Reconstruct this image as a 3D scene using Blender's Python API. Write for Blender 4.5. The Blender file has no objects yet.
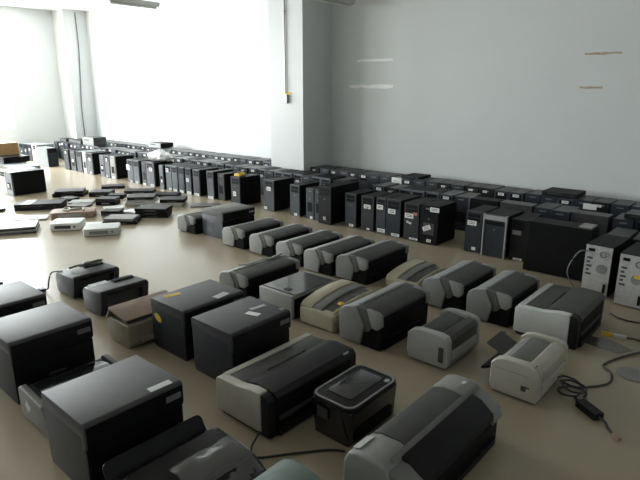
import bpy, bmesh, math, random
from mathutils import Vector, Matrix
random.seed(7)
S = bpy.context.scene
COL = S.collection
R = math.radians

# ------------------------------------------------------------------ materials
def mat(name, c, rough=.5, metal=0., noise=.06, scale=14., spec=.5, coat=0., bump=0., alpha=1., trans=0.):
    m = bpy.data.materials.new(name); m.use_nodes = True
    nt = m.node_tree; b = nt.nodes['Principled BSDF']
    b.inputs['Roughness'].default_value = rough
    b.inputs['Metallic'].default_value = metal
    b.inputs['Specular IOR Level'].default_value = spec
    b.inputs['Coat Weight'].default_value = coat
    b.inputs['Transmission Weight'].default_value = trans
    b.inputs['Alpha'].default_value = alpha
    tc = nt.nodes.new('ShaderNodeTexCoord'); n = nt.nodes.new('ShaderNodeTexNoise')
    n.inputs['Scale'].default_value = scale; n.inputs['Detail'].default_value = 4
    nt.links.new(tc.outputs['Object'], n.inputs['Vector'])
    r = nt.nodes.new('ShaderNodeMapRange')
    r.inputs[1].default_value = .3; r.inputs[2].default_value = .7
    r.inputs[3].default_value = 1 - noise; r.inputs[4].default_value = 1 + noise
    nt.links.new(n.outputs['Fac'], r.inputs[0])
    v = nt.nodes.new('ShaderNodeVectorMath'); v.operation = 'SCALE'
    v.inputs[0].default_value = c[:3]
    nt.links.new(r.outputs[0], v.inputs['Scale']); nt.links.new(v.outputs[0], b.inputs['Base Color'])
    if bump:
        n2 = nt.nodes.new('ShaderNodeTexNoise'); n2.inputs['Scale'].default_value = scale * 8
        nt.links.new(tc.outputs['Object'], n2.inputs['Vector'])
        bp = nt.nodes.new('ShaderNodeBump'); bp.inputs['Strength'].default_value = bump; bp.inputs['Distance'].default_value = .002
        nt.links.new(n2.outputs['Fac'], bp.inputs['Height']); nt.links.new(bp.outputs[0], b.inputs['Normal'])
    return m

M = dict(
    wall=mat('painted_plaster_wall', (.64, .662, .658), .42, noise=.015, scale=1.2, spec=.35),
    ceil=mat('painted_ceiling', (.78, .79, .78), .8, noise=.01, scale=1),
    floor=mat('beige_vinyl_floor', (.345, .292, .208), .25, noise=.05, scale=.8, spec=.42, bump=.02),
    black=mat('black_plastic', (.008, .008, .009), .5, noise=.15, spec=.25),
    black2=mat('matt_black_plastic', (.005, .005, .006), .6, noise=.15, spec=.14),
    gloss=mat('glossy_black_plastic', (.012, .012, .014), .12, noise=.1, coat=.4),
    char=mat('charcoal_plastic', (.026, .026, .029), .55, noise=.08, spec=.35),
    charl=mat('charcoal_grey_plastic', (.055, .055, .056), .6, noise=.08, spec=.35),
    dark=mat('dark_grey_plastic', (.050, .050, .047), .5, noise=.1, spec=.4),
    cheek=mat('cheek_grey_plastic', (.085, .085, .08), .5, noise=.06),
    mid=mat('mid_grey_plastic', (.16, .16, .152), .42, noise=.06),
    navy=mat('navy_black_plastic', (.015, .020, .029), .42, noise=.12),
    slate=mat('slate_blue_plastic', (.040, .050, .060), .36, noise=.1),
    grey=mat('grey_blue_plastic', (.11, .12, .14), .38, noise=.08),
    silver=mat('silver_grey_plastic', (.34, .345, .335), .38, noise=.04),
    silverd=mat('dull_silver_plastic', (.22, .225, .215), .4, noise=.05),
    champ=mat('champagne_silver_plastic', (.42, .40, .345), .34, noise=.04),
    pale=mat('pale_grey_plastic', (.55, .56, .54), .42, noise=.03),
    beige=mat('yellowed_beige_plastic', (.42, .385, .28), .5, noise=.08, scale=6),
    beiged=mat('dirty_beige_plastic', (.25, .225, .165), .5, noise=.15, scale=8),
    tan=mat('tan_brown_plastic', (.28, .20, .15), .6, noise=.2, scale=9),
    white=mat('white_plastic', (.75, .76, .74), .4, noise=.03),
    paper=mat('white_paper', (.78, .78, .76), .7, noise=.03),
    ink=mat('printed_ink', (.05, .05, .055), .7, noise=0),
    steel=mat('galvanised_steel', (.50, .50, .49), .42, .25, noise=.12, scale=30),
    casetop=mat('painted_steel_case', (.045, .046, .046), .42, 0, spec=.4, noise=.12, scale=20),
    caseblk=mat('black_steel_case', (.006, .006, .007), .55, 0, spec=.14, noise=.12, scale=20),
    casegry=mat('grey_steel_case', (.19, .21, .22), .38, .2, noise=.08, scale=20),
    yellow=mat('yellow_sticker', (.70, .47, .04), .6, noise=.08),
    orange=mat('orange_plastic', (.55, .24, .03), .5),
    red=mat('reddish_sticker', (.45, .16, .11), .6),
    teal=mat('teal_grey_plastic', (.15, .20, .19), .4, noise=.05),
    rubber=mat('black_rubber', (.012, .012, .012), .5),
    cable=mat('black_cable_sheath', (.014, .013, .012), .45),
    greyc=mat('grey_cable_sheath', (.16, .17, .18), .5),
    card=mat('brown_cardboard', (.36, .22, .10), .8, noise=.1),
    screen=mat('dark_screen', (.006, .006, .008), .08, noise=0, coat=.5),
    tape=mat('pale_torn_tape', (.93, .93, .92), .5, noise=.05),
    tapeb=mat('brownish_tape_residue', (.42, .34, .24), .6, noise=.2, scale=30),
    blue=mat('blue_sticker', (.03, .10, .35), .5),
    frame=mat('white_window_frame', (.75, .76, .76), .4),
    conduit=mat('grey_conduit', (.33, .33, .32), .4, .3),
)
def glassy(name, tint, k):
    m = bpy.data.materials.new(name); m.use_nodes = True; nt = m.node_tree
    nt.nodes.clear()
    o = nt.nodes.new('ShaderNodeOutputMaterial'); t = nt.nodes.new('ShaderNodeBsdfTransparent')
    g = nt.nodes.new('ShaderNodeBsdfGlossy'); g.inputs['Roughness'].default_value = .12
    t.inputs[0].default_value = (*tint, 1)
    mx = nt.nodes.new('ShaderNodeMixShader'); mx.inputs[0].default_value = k; g.inputs[0].default_value = (.6,.6,.6,1)
    if name != 'window_glass':
        n = nt.nodes.new('ShaderNodeTexNoise'); n.inputs['Scale'].default_value = 25
        bp = nt.nodes.new('ShaderNodeBump'); bp.inputs['Strength'].default_value = .8
        nt.links.new(n.outputs['Fac'], bp.inputs['Height']); nt.links.new(bp.outputs[0], g.inputs['Normal'])
    nt.links.new(t.outputs[0], mx.inputs[1]); nt.links.new(g.outputs[0], mx.inputs[2]); nt.links.new(mx.outputs[0], o.inputs[0])
    return m
M['glass'] = glassy('window_glass', (.97, .98, .98), .06)
M['film'] = glassy('clear_plastic_film', (.93, .93, .93), .13)
M['clear'] = glassy('clear_disc_plastic', (.8, .8, .8), .25)

# ------------------------------------------------------------------ mesh builder
class MB:
    def __init__(s): s.bm = bmesh.new()
    def _merge(s, t, bev=0, seg=2, mtx=None):
        if bev > 0:
            ed = [e for e in t.edges if len(e.link_faces) == 2 and e.calc_face_angle(0) > .5]
            if ed: bmesh.ops.bevel(t, geom=ed, offset=bev, segments=seg, profile=.6, affect='EDGES', clamp_overlap=True)
        if mtx is not None: bmesh.ops.transform(t, matrix=mtx, verts=t.verts)
        me = bpy.data.meshes.new('tmp'); t.to_mesh(me); t.free(); s.bm.from_mesh(me); bpy.data.meshes.remove(me)
    def box(s, x0, x1, y0, y1, z0, z1, bev=.003, mtx=None, seg=2):
        t = bmesh.new()
        v = [t.verts.new(p) for p in ((x0,y0,z0),(x1,y0,z0),(x1,y1,z0),(x0,y1,z0),(x0,y0,z1),(x1,y0,z1),(x1,y1,z1),(x0,y1,z1))]
        for f in ((3,2,1,0),(4,5,6,7),(0,1,5,4),(1,2,6,5),(2,3,7,6),(3,0,4,7)): t.faces.new([v[i] for i in f])
        s._merge(t, bev, seg, mtx); return s
    def prism(s, pts, a0, a1, axis='y', bev=.003, mtx=None, seg=2, sub=1):
        # pts: (x,z) for axis y ; (y,z) for axis x ; (x,y) for axis z
        t = bmesh.new()
        def P(p, a): return {'y': (p[0], a, p[1]), 'x': (a, p[0], p[1]), 'z': (p[0], p[1], a)}[axis]
        A = [t.verts.new(P(p, a0)) for p in pts]; B = [t.verts.new(P(p, a1)) for p in pts]
        n = len(pts); t.faces.new(A); t.faces.new(B[::-1])
        for i in range(n): t.faces.new((A[i], B[i], B[(i+1) % n], A[(i+1) % n]))
        bmesh.ops.recalc_face_normals(t, faces=t.faces)
        s._merge(t, bev, seg, mtx); return s
    def cyl(s, c, axis, r, h, seg=16, r2=None, bev=0):
        t = bmesh.new()
        bmesh.ops.create_cone(t, cap_ends=True, segments=seg, radius1=r, radius2=r if r2 is None else r2, depth=h)
        m = {'z': Matrix(), 'x': Matrix.Rotation(R(90), 4, 'Y'), 'y': Matrix.Rotation(R(90), 4, 'X')}[axis]
        s._merge(t, bev, 1, Matrix.Translation(c) @ m); return s
    def ring(s, c, axis, r0, r1, h, seg=24):
        t = bmesh.new()
        vs = []
        for k in range(seg):
            a = 2*math.pi*k/seg; ca, sa = math.cos(a), math.sin(a)
            vs.append([t.verts.new((r*ca, r*sa, z)) for r, z in ((r0,0),(r1,0),(r1,h),(r0,h))])
        for k in range(seg):
            a, b = vs[k], vs[(k+1) % seg]
            for i in range(4): t.faces.new((a[i], b[i], b[(i+1) % 4], a[(i+1) % 4]))
        bmesh.ops.recalc_face_normals(t, faces=t.faces)
        m = {'z': Matrix(), 'x': Matrix.Rotation(R(90), 4, 'Y'), 'y': Matrix.Rotation(R(90), 4, 'X')}[axis]
        s._merge(t, 0, 1, Matrix.Translation(c) @ m); return s
    def tube(s, pts, r, seg=6, smooth=6):
        P = [Vector(p) for p in pts]; Q = []
        n = len(P)
        for i in range(n-1):
            a, b, c, d = P[max(i-1,0)], P[i], P[i+1], P[min(i+2,n-1)]
            for k in range(smooth):
                t = k/smooth
                Q.append(.5*((2*b)+(c-a)*t+(2*a-5*b+4*c-d)*t*t+(3*b-3*c+d-a)*t**3))
        Q.append(P[-1]); t = bmesh.new(); rings = []
        up = Vector((.13, .07, 1)).normalized()
        for i, q in enumerate(Q):
            d = (Q[min(i+1, len(Q)-1)] - Q[max(i-1, 0)]).normalized()
            if abs(d.dot(up)) > .95: u = d.cross(Vector((1,.2,0))).normalized()
            else: u = d.cross(up).normalized()
            w = d.cross(u).normalized()
            rings.append([t.verts.new(q + u*r*math.cos(2*math.pi*k/seg) + w*r*math.sin(2*math.pi*k/seg)) for k in range(seg)])
        for a, b in zip(rings, rings[1:]):
            for k in range(seg): t.faces.new((a[k], a[(k+1)%seg], b[(k+1)%seg], b[k]))
        t.faces.new(rings[0]); t.faces.new(rings[-1][::-1])
        bmesh.ops.recalc_face_normals(t, faces=t.faces)
        s._merge(t); return s
    def build(s, name, m, parent=None, loc=None, smooth=True):
        me = bpy.data.meshes.new(name); s.bm.to_mesh(me); s.bm.free()
        me.materials.append(M[m] if isinstance(m, str) else m)
        if smooth:
            try: me.shade_smooth(); me.set_sharp_from_angle(angle=R(35))
            except Exception: pass
        o = bpy.data.objects.new(name, me); COL.objects.link(o)
        if parent: o.parent = parent
        if loc: o.location = loc
        return o
def box(*a, **k): return MB().box(*a, **k)
def prism(*a, **k): return MB().prism(*a, **k)

def thing(name, label, cat, loc=(0,0,0), rz=0, group=None):
    o = bpy.data.objects.new(name, None); COL.objects.link(o)
    o.empty_display_size = .05
    o.location = loc; o.rotation_euler = (0, 0, rz); o['label'] = label; o['category'] = cat
    if group: o['group'] = group
    return o
def tag(o, label, cat, group=None):
    o['label'] = label; o['category'] = cat
    if group: o['group'] = group
    return o
def struct(name, b, m, parent=None):
    o = b.build(name, m, parent, smooth=False); o['kind'] = 'structure'; return o
def copy_tree(o, parent=None):
    c = o.copy(); COL.objects.link(c)
    if parent: c.parent = parent
    for ch in o.children: copy_tree(ch, c)
    return c

# ------------------------------------------------------------------ room
XL, XR, YB, YF, ZC = -13.3, 4.2, 6.5, -4.5, 3.2
struct('floor', box(XL-.3, XR+.3, YF-.3, YB+.3, -.12, 0, bev=0), 'floor')
struct('ceiling', box(XL-.3, XR+.3, YF-.3, YB+.3, ZC, ZC+.12, bev=0), 'ceil')
struct('wall_back', box(XL-.3, XR+.3, YB, YB+.25, 0, ZC, bev=0), 'wall')
struct('wall_right', box(XR, XR+.25, YF, YB, 0, ZC, bev=0), 'wall')
# left wall with one window in view, two unseen ones added for daylight
WZ0, WZ1 = .65, 2.75
LW = [(2.55, 4.85), (-.35, 1.95), (-3.25, -.95)]
b = MB(); b.box(XL-.25, XL, YF, YB, 0, WZ0, bev=0); b.box(XL-.25, XL, YF, YB, WZ1, ZC, bev=0)
ys = [YB] + [v for w in LW for v in (w[1], w[0])] + [YF]
for k in range(0, len(ys), 2): b.box(XL-.25, XL, ys[k+1], ys[k], WZ0, WZ1, bev=0)
struct('wall_left', b, 'wall')
def window_x(n, x, y0, y1):
    b = MB()
    for (a0,a1,c0,c1) in ((y0,y0+.05,WZ0,WZ1),(y1-.05,y1,WZ0,WZ1),(y0+.05,y1-.05,WZ0,WZ0+.05),(y0+.05,y1-.05,WZ1-.05,WZ1),((y0+y1)/2-.025,(y0+y1)/2+.025,WZ0+.05,WZ1-.05)):
        b.box(x-.03, x+.03, a0, a1, c0, c1, bev=.004)
    w = struct('window_%d' % n, b, 'frame')
    box(x-.004, x+.004, y0+.03, y1-.03, WZ0+.03, WZ1-.03, bev=0).build('window_pane', 'glass', w, smooth=False)
    return w
for i, (a, c) in enumerate(LW): window_x(i+1, XL-.16, a+.001, c-.001)  # only the first is in view, the others are added
# front wall (behind the camera), unseen windows added to fill in light
ADDED_FW = [(-11.2, -8.9), (-7.6, -5.3)]
b = MB(); b.box(XL, XR, YF-.25, YF, 0, WZ0, bev=0); b.box(XL, XR, YF-.25, YF, WZ1, ZC, bev=0)
xs = [XL] + [v for w in ADDED_FW for v in w] + [XR]
for k in range(0, len(xs), 2): b.box(xs[k], xs[k+1], YF-.25, YF, WZ0, WZ1, bev=0)
struct('wall_front', b, 'wall')
for i, (x0, x1) in enumerate(ADDED_FW):
    b = MB(); y = YF-.16
    for (a0,a1,c0,c1) in ((x0,x0+.05,WZ0,WZ1),(x1-.05,x1,WZ0,WZ1),(x0+.05,x1-.05,WZ0,WZ0+.05),(x0+.05,x1-.05,WZ1-.05,WZ1),((x0+x1)/2-.025,(x0+x1)/2+.025,WZ0+.05,WZ1-.05)):
        b.box(a0, a1, y-.03, y+.03, c0, c1, bev=.004)
    w = struct('window_%d' % (i+4), b, 'frame')  # added window, never in view
    box(x0+.03, x1-.03, y-.004, y+.004, WZ0+.03, WZ1-.03, bev=0).build('window_pane', 'glass', w, smooth=False)
# columns
struct('trim_1', box(-6.14, -5.46, 5.87, YB, 0, ZC, bev=.004), 'wall')
struct('trim_2', box(XL, -12.78, 5.97, YB, 0, ZC, bev=.004), 'wall')

# conduit with switch box on the column
t = thing('wall_conduit', 'thin grey conduit running down the white column to a small socket box', 'conduit', (-5.79, 5.865, 1.2))
MB().tube([(0, -.012, .24), (0, -.012, 1.0), (0, -.012, 1.99)], .011).build('conduit_pipe', 'conduit', t)
box(-.045, .045, -.035, 0, .10, .22, bev=.006).build('socket_box', 'conduit', t)
box(-.03, .10, -.004, 0, .225, .255, bev=.001).build('yellow_label', 'yellow', t)
MB().cyl((0, -.012, 1.35), 'z', .016, .03).build('pipe_clamp', 'conduit', t)
t = MB().tube([(-12.765, 6.25, 3.15), (-12.76, 6.25, 2.4), (-12.762, 6.19, 1.5), (-12.762, 6.16, 1.0), (-12.765, 6.17, .3)], .012).build('hanging_cable', 'greyc')
tag(t, 'thin dark cable hanging down the corner column at the left', 'cable')
# torn tape on the back wall
def strip(name, x0, x1, z, h, m, label):
    bm = MB(); n = 7; rnd = random.Random(int(z*1000)+int(x0*10)); x = x0; w = (x1-x0)/n
    top = [(x0+w*i, z+h*.5*rnd.uniform(.5, 1.15)) for i in range(n+1)]
    bot = [(x0+w*i, z-h*.5*rnd.uniform(.4, 1.1)) for i in range(n, -1, -1)]
    bm.prism(top+bot, YB-.003, YB+.001, 'y', bev=0)
    tag(bm.build(name, m), label, 'tape', 'tape strips on the back wall')
strip('tape_strip', -4.98, -4.38, 1.885, .040, 'tape', 'upper white torn tape strip on the grey back wall right of the column')
strip('tape_strip', -5.12, -4.36, 1.535, .060, 'tape', 'lower, brighter white tape strip on the grey back wall right of the column')
strip('tape_strip', -1.92, -1.56, 1.86, .028, 'tapeb', 'upper brownish tape mark on the back wall near the right edge')
strip('tape_strip', -1.93, -1.70, 1.515, .026, 'tapeb', 'lower brownish tape mark on the back wall near the right edge')

# hanging strip lamps
def lamp(x, y0, y1, z, label):
    t = thing('strip_lamp', label, 'lamp', (x, y0, z), 0, 'strip lamps under the ceiling')
    L = y1-y0
    prism([(-.07, .06), (.07, .06), (.04, .0), (-.04, .0)], 0, L, 'y', bev=.004).build('lamp_housing', 'pale', t)
    MB().cyl((0, L/2, -.016), 'y', .016, L-.06, 12).build('lamp_tube', 'white', t)
    for yy in (.1, L-.1): MB().cyl((0, yy, .06+(ZC-z-.06)/2), 'z', .006, ZC-z-.06, 8).build('hanger_rod', 'conduit', t)
lamp(-7.62, 4.22, 5.02, 2.68, 'unlit strip lamp hanging at the upper left')
lamp(-5.85, 4.6, 5.45, 2.70, 'unlit strip lamp hanging just left of the column')
lamp(-4.95, 5.4, 6.3, 2.60, 'unlit strip lamp hanging right of the column at the picture top')

# ------------------------------------------------------------------ computer towers
def make_tower(w, d, h, label, face='navy', case='caseblk', st=(), style=0, loc=(0,0,0), rz=0, group=None, top=None):
    """front faces -Y, origin at the front left bottom corner"""
    t = thing('computer_tower', label, 'computer', loc, rz, group)
    box(.001, w-.001, .022, d, .008, h-.002, bev=.003).build('case', case, t)
    fp = MB().box(0, w, 0, .022, .004, h, bev=.006)
    fp.build('front_panel', face, t)
    bl = 'black2' if face not in ('black2',) else 'dark'
    e = -.002
    if style in (0, 2):
        MB().box(w*.12, w*.88, e, .002, h*.86, h*.95, bev=.001).build('drive_door', bl, t)
        MB().box(w*.12, w*.88, e, .002, h*.76, h*.845, bev=.001).build('drive_door', bl, t)
    if style == 1:
        MB().box(w*.3, w*.7, e, .002, h*.90, h*.93, bev=.001).build('drive_door', 'mid', t)
        MB().box(w*.2, w*.8, e, .002, h*.25, h*.55, bev=.001).build('vent_grille', bl, t)
    MB().cyl((w*.5, e, h*.66), 'y', .008, .006, 14).build('power_button', 'mid', t)
    if style == 2:
        for x in (0, w): MB().box(x-.012 if x else -.001, x+.001 if x else .012, -.006, .024, .002, h+.003, bev=.003).build('side_trim', 'silver', t)
        MB().box(.014, w-.014, -.006, .003, h*.88, h*.99, bev=.002).build('silver_band', 'silver', t)
    for x0 in (.012, w-.03):
        MB().box(x0, x0+.018, .03, .06, 0, .009, bev=.001).build('foot', 'rubber', t)
    for (u, v, sw, sh, ang, c) in st:
        mt = Matrix.Translation((w*u, -.003, h*v)) @ Matrix.Rotation(R(ang), 4, 'Y')
        if style == 2: mt = Matrix.Translation((0, -.004, 0)) @ mt
        s_ = MB().box(-sw/2, sw/2, -.0006, .0006, -sh/2, sh/2, bev=0, mtx=mt).build('sticker', c, t)
        if c == 'paper' and sw > .04:
            k = MB()
            for r_ in (-.2, .12): k.box(-sw*.34, sw*.30, -.0012, -.0006, sh*r_, sh*(r_+.12), bev=0, mtx=mt)
            k.build('printed_line', 'ink', s_, smooth=False)
    return t
P = lambda u, v, w=.075, h=.035, a=0, c='paper': (u, v, w, h, a, c)
YA = 4.70
GA = 'computer towers in the front row'
A = [ # xl, xr, y, h, face, case, style, stickers, label
 (-13.10,-12.88,4.80,.34,'slate','casegry',0,[P(.5,.5,.05)],'grey-topped tower at the far left end of the front tower row'),
 (-12.80,-12.62,4.78,.35,'navy','casegry',0,[P(.5,.6,.05)],'second tower from the far left end of the front row'),
 (-12.54,-12.34,4.76,.36,'navy','casegry',0,[P(.5,.7,.05,.05)],'third tower from the far left end of the front row'),
 (-12.26,-12.04,4.74,.37,'pale','casegry',0,[P(.5,.3,.05)],'pale-fronted tower, fourth from the far left end of the front row'),
 (-10.69,-10.50,4.70,.385,'navy','caseblk',0,[P(.5,.85,.05,.05)],'navy tower just right of the big light grey case in the front row'),
 (-10.42,-10.23,4.70,.385,'navy','caseblk',1,[P(.5,.5,.07,.05)],'dark tower with a white round label, second right of the big grey case'),
 (-10.18,-9.98,4.70,.385,'navy','casegry',0,[],'dark tower third right of the big light grey case in the front row'),
 (-9.93,-9.80,4.70,.39,'pale','casegry',1,[],'slim white-fronted tower in the left part of the front row'),
 (-9.775,-9.575,4.70,.385,'grey','caseblk',0,[P(.6,.72,.06,.05),P(.6,.08,.06,.04)],'grey-blue tower touching the slim white-fronted tower'),
 (-9.295,-9.14,4.70,.385,'grey','caseblk',1,[P(.5,.42,.06,.05)],'grey-blue tower with one low white sticker, right of the first dark gap'),
 (-9.12,-8.965,4.70,.385,'grey','caseblk',0,[P(.5,.82,.05,.05),P(.3,.08,.05)],'grey-blue tower with a high white dot sticker, left of a slim bright tower'),
 (-8.93,-8.77,4.70,.39,'silver','caseblk',1,[P(.5,.06,.09,.04)],'slim bright silver tower standing before the wide dark gap'),
 (-8.373,-8.20,4.70,.38,'grey','caseblk',0,[P(.15,.66,.1,.09),P(.6,.06,.06)],'grey tower with a large round white label, right of the wide dark gap'),
 (-8.186,-8.02,4.70,.38,'grey','caseblk',0,[P(.5,.06,.08)],'plain grey tower right of the tower with the large round label'),
 (-7.93,-7.81,4.70,.38,'slate','caseblk',1,[P(.5,.05,.08)],'slim slate tower left of a broad grey tower with a square label'),
 (-7.798,-7.58,4.70,.385,'grey','caseblk',0,[P(.6,.72,.08,.06),P(.7,.06,.1)],'broad grey tower with a square white label, below the white plastic bag'),
 (-7.40,-7.30,4.68,.375,'grey','caseblk',1,[P(.6,.35,.04,.05)],'very slim grey tower standing alone beside dark gaps'),
 (-7.254,-7.11,4.70,.385,'grey','caseblk',0,[P(.3,.8,.07,.06),P(.7,.06,.06)],'grey tower with a white label at its upper left, left of its plain twin'),
 (-7.096,-6.955,4.70,.385,'grey','caseblk',0,[P(.5,.06,.08)],'plain grey tower right of the one with an upper left label'),
 (-6.928,-6.79,4.70,.385,'slate','caseblk',0,[P(.5,.06,.08)],'slate tower left of a tower with a mid-height white square'),
 (-6.752,-6.618,4.70,.385,'slate','caseblk',0,[P(.4,.55,.06,.05),P(.6,.05,.1,.05)],'slate tower with a white square label at mid height'),
 (-6.569,-6.415,4.70,.385,'slate','caseblk',0,[P(.5,.06,.11)],'slate tower left of a deep dark gap in the front row'),
 (-6.241,-6.095,4.70,.39,'slate','caseblk',0,[P(.5,.05,.11)],'slate tower right of the deep dark gap in the front row'),
 (-6.05,-5.91,4.74,.37,'charl','caseblk',1,[],'grey tower left of the tower with a yellow tag on top'),
 (-5.62,-5.44,4.62,.385,'char','caseblk',0,[P(.4,.42,.06,.06)],'dark tower with a yellow tag on top, its broad black side showing'),
 (-5.067,-4.884,4.70,.395,'navy','caseblk',0,[P(.5,.72,.07,.05),P(.15,.08,.05)],'black tower with one white label, standing alone below the column'),
 (-4.603,-4.444,4.70,.385,'slate','caseblk',0,[P(.6,.06,.05,.03)],'plain slate tower left of the pair next to the tall tower'),
 (-4.337,-4.212,4.70,.37,'slate','caseblk',1,[P(.7,.06,.04)],'slate tower, left one of the pair left of the tall tower'),
 (-4.201,-4.09,4.70,.375,'slate','caseblk',1,[],'slate tower directly touching the left side of the tall tower'),
 (-3.741,-3.585,4.70,.385,'slate','caseblk',0,[P(.6,.07,.06,.03)],'slate tower directly right of the tall tower'),
 (-3.516,-3.345,4.70,.385,'char','caseblk',0,[P(.5,.70,.09,.045),P(.6,.06,.04,.02)],'dark brown tower with a white label, second right of the tall tower'),
 (-3.315,-3.19,4.70,.39,'slate','caseblk',0,[P(.4,.74,.08,.05),P(.6,.09,.1,.04)],'slim slate tower with label, third right of the tall tower'),
 (-3.172,-2.991,4.68,.395,'navy','caseblk',0,[P(.4,.68,.09,.05),P(.7,.06,.1,.03)],'navy tower with label, fourth right of the tall tower'),
 (-2.945,-2.765,4.67,.39,'char','caseblk',0,[P(.35,.66,.1,.05),P(.75,.73,.05,.03,0,'red'),P(.35,.48,.06,.02,15),P(.7,.06,.1,.02)],'black tower with several stickers, one of them reddish'),
 (-2.75,-2.545,4.66,.395,'black2','caseblk',1,[P(.8,.91,.1,.045),P(.4,.42,.09,.045,-25),P(.55,.1,.05,.03)],'black tower with a slanted white sticker, last before the floor gap'),
 (-2.276,-2.11,4.70,.395,'navy','caseblk',0,[P(.4,.72,.09,.045),P(.6,.1,.04,.03)],'navy tower with white label, first right of the floor gap'),
 (-2.094,-1.865,4.68,.395,'navy','caseblk',2,[],'black tower framed by silver side strips'),
 (-1.844,-1.70,4.72,.38,'black','caseblk',0,[P(.4,.68,.08,.04,0,'silverd'),P(.6,.04,.08,.02)],'black tower squeezed between the silver-striped one and the sideways tower'),
]
for (x0, x1, y, h, face, case, stl, st, lab) in A:
    make_tower(x1-x0-.006, .37, h, lab, face, case, st, stl, (x0+.003, y, 0), 0, GA)
# tall tower
make_tower(.185, .52, .44, 'tall deep black tower rising above the front row', 'black', 'caseblk', [P(.5,.16,.04,.04,0,'silver')], 0, (-4.068, 4.62, 0), 0, GA)
# big light grey case, sideways
t = make_tower(.2, .50, .37, 'big light grey tower turned sideways at the left of the front row', 'navy', 'casegry', [], 0, (0, 0, 0), 0, GA)
t.rotation_euler = (0, 0, R(90)); t.location = (-11.18, 4.60, 0)
# sideways black tower (side towards viewer)
t = make_tower(.205, .51, .435, 'large black tower turned sideways, its whole flat side facing the printers', 'black', 'caseblk', [], 0, (-1.625, 4.71, 0), R(-90), GA)
box(.02, .18, .40, .50, .435, .445, bev=.003).build('top_plate', 'silverd', t)

# towers showing their rear
def rear_tower(loc, rz, label):
    t = thing('computer_tower', label, 'computer', loc, rz, 'towers showing their metal rear')
    w, d, h = .19, .40, .385
    box(0, w, .004, d, .008, h, bev=.003).build('case', 'caseblk', t)
    box(.003, w-.003, 0, .006, .01, h-.004, bev=.002).build('rear_panel', 'steel', t)
    b = MB().ring((w*.68, -.001, h*.84), 'y', .024, .034, .004).ring((w*.68, -.001, h*.84), 'y', .010, .016, .004)
    for a in range(4): b.box(-.033, .033, -.003, -.001, -.002, .002, bev=0, mtx=Matrix.Translation((w*.68, 0, h*.84)) @ Matrix.Rotation(R(45*a), 4, 'Y'))
    b.build('fan_grille', 'steel', t)
    MB().cyl((w*.68, -.0005, h*.84), 'y', .033, .002, 24).build('fan_opening', 'black2', t)
    b = MB().cyl((w*.66, -.001, h*.55), 'y', .036, .004, 24); b.build('fan_cover', 'silverd', t)
    box(w*.12, w*.36, -.002, .001, h*.87, h*.93, bev=.001).build('power_socket', 'black2', t)
    for i, z in enumerate((.74, .66, .58, .50, .42)):
        box(w*.10, w*(.22 if i % 2 else .30), -.002, .001, h*z-.009, h*z+.006, bev=.001).build('port', 'ink', t)
    for i in range(4): box(w*.42, w*.92, -.002, .001, h*.10+i*.022, h*.10+i*.022+.012, bev=.001).build('slot_cover', 'steel', t)
    box(w*.80, w*.90, -.003, .001, h*.08, h*.26, bev=.001).build('slot_latch', 'black2', t)
    return t
rear_tower((-1.085, 4.27, 0), R(-3), 'tower with its metal rear towards the printers, the left of two')
t = rear_tower((-.83, 4.17, 0), R(-3), 'tower with its metal rear towards the printers, cut off by the right edge')
box(.11, .155, -.004, 0, .22, .245, bev=0).build('yellow_label', 'yellow', t)
tag(MB().tube([(-1.06, 4.28, .33), (-1.12, 4.22, .32), (-1.17, 4.18, .18), (-1.13, 4.20, .07), (-1.08, 4.24, .006)], .005).build('power_cable', 'greyc'), 'grey cable looping down beside the left rear-facing tower', 'cable')

# prototypes for the rows behind
protos = [
    make_tower(.165, .33, .38, 'x', 'slate', 'casetop', [P(.5,.9,.07,.03)], 0),
    make_tower(.165, .33, .375, 'x', 'navy', 'casetop', [], 1),
    make_tower(.165, .33, .38, 'x', 'grey', 'caseblk', [P(.5,.75,.06,.03)], 0),
    make_tower(.165, .33, .37, 'x', 'black', 'casetop', [P(.4,.85,.05,.03)], 1),
]
protos += [make_tower(.165, .34, .382 + .005*(q % 2), 'x', f_, c_, st_, sy_) for q, (f_, c_, st_, sy_) in enumerate((
    ('slate', 'casetop', [P(.5,.9,.07,.03)], 0), ('navy', 'casetop', [], 1), ('grey', 'caseblk', [P(.5,.85,.06,.03)], 0), ('black', 'casetop', [P(.4,.9,.05,.025)], 1)))]
used = set()
def place(k, x, y, rz=0, label='', group='', z=0):
    p = protos[k]
    t = p if k not in used else copy_tree(p)
    used.add(k)
    t.location = (x, y, z); t.rotation_euler = (0, 0, rz); t['label'] = label; t['group'] = group
    return t
rb = random.Random(3)
x = -12.6
i = 0
while x < -.45:
    i += 1
    gap = rb.choice((.006, .008, .012, .03, .01))
    if -4.3 < x+.17 and x < -3.83: x = -3.82; continue
    y = 5.36 + rb.uniform(-.02, .02)
    k = rb.choice((0, 1, 2, 3))
    seg = ('middle row left of the column' if x < -6.1 else 'middle row below the column' if x < -4.3 else 'middle row right of the tall tower')
    if x > -2.6 and rb.random() < .35 and x < -1.0:
        # one lying broadside: side faces the viewer
        place(k, x, y+.17, R(-90), 'dark tower turned sideways among the upright ones of the middle row', 'sideways towers in the middle row'); x += .34 + gap; continue
    place(k, x, y, 0, 'dark upright tower in the %s' % seg, 'computer towers in the '+seg)
    x += .166 + gap
x = -12.72
while x < -.3:
    gap = rb.choice((.006, .01, .02, .012))
    if -6.33 < x < -5.43: x = -5.42; continue
    y = 5.98
    seg = 'left of the column' if x < -6 else 'right of the column'
    k = rb.choice((1, 3, 0, 1)) if x > -6 else rb.choice((0, 1, 2, 3))
    place(k+4, x, y, 0, 'dark tower in the rearmost row along the wall, %s' % seg, 'computer towers along the back wall '+seg, .0)
    x += .167 + gap

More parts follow.
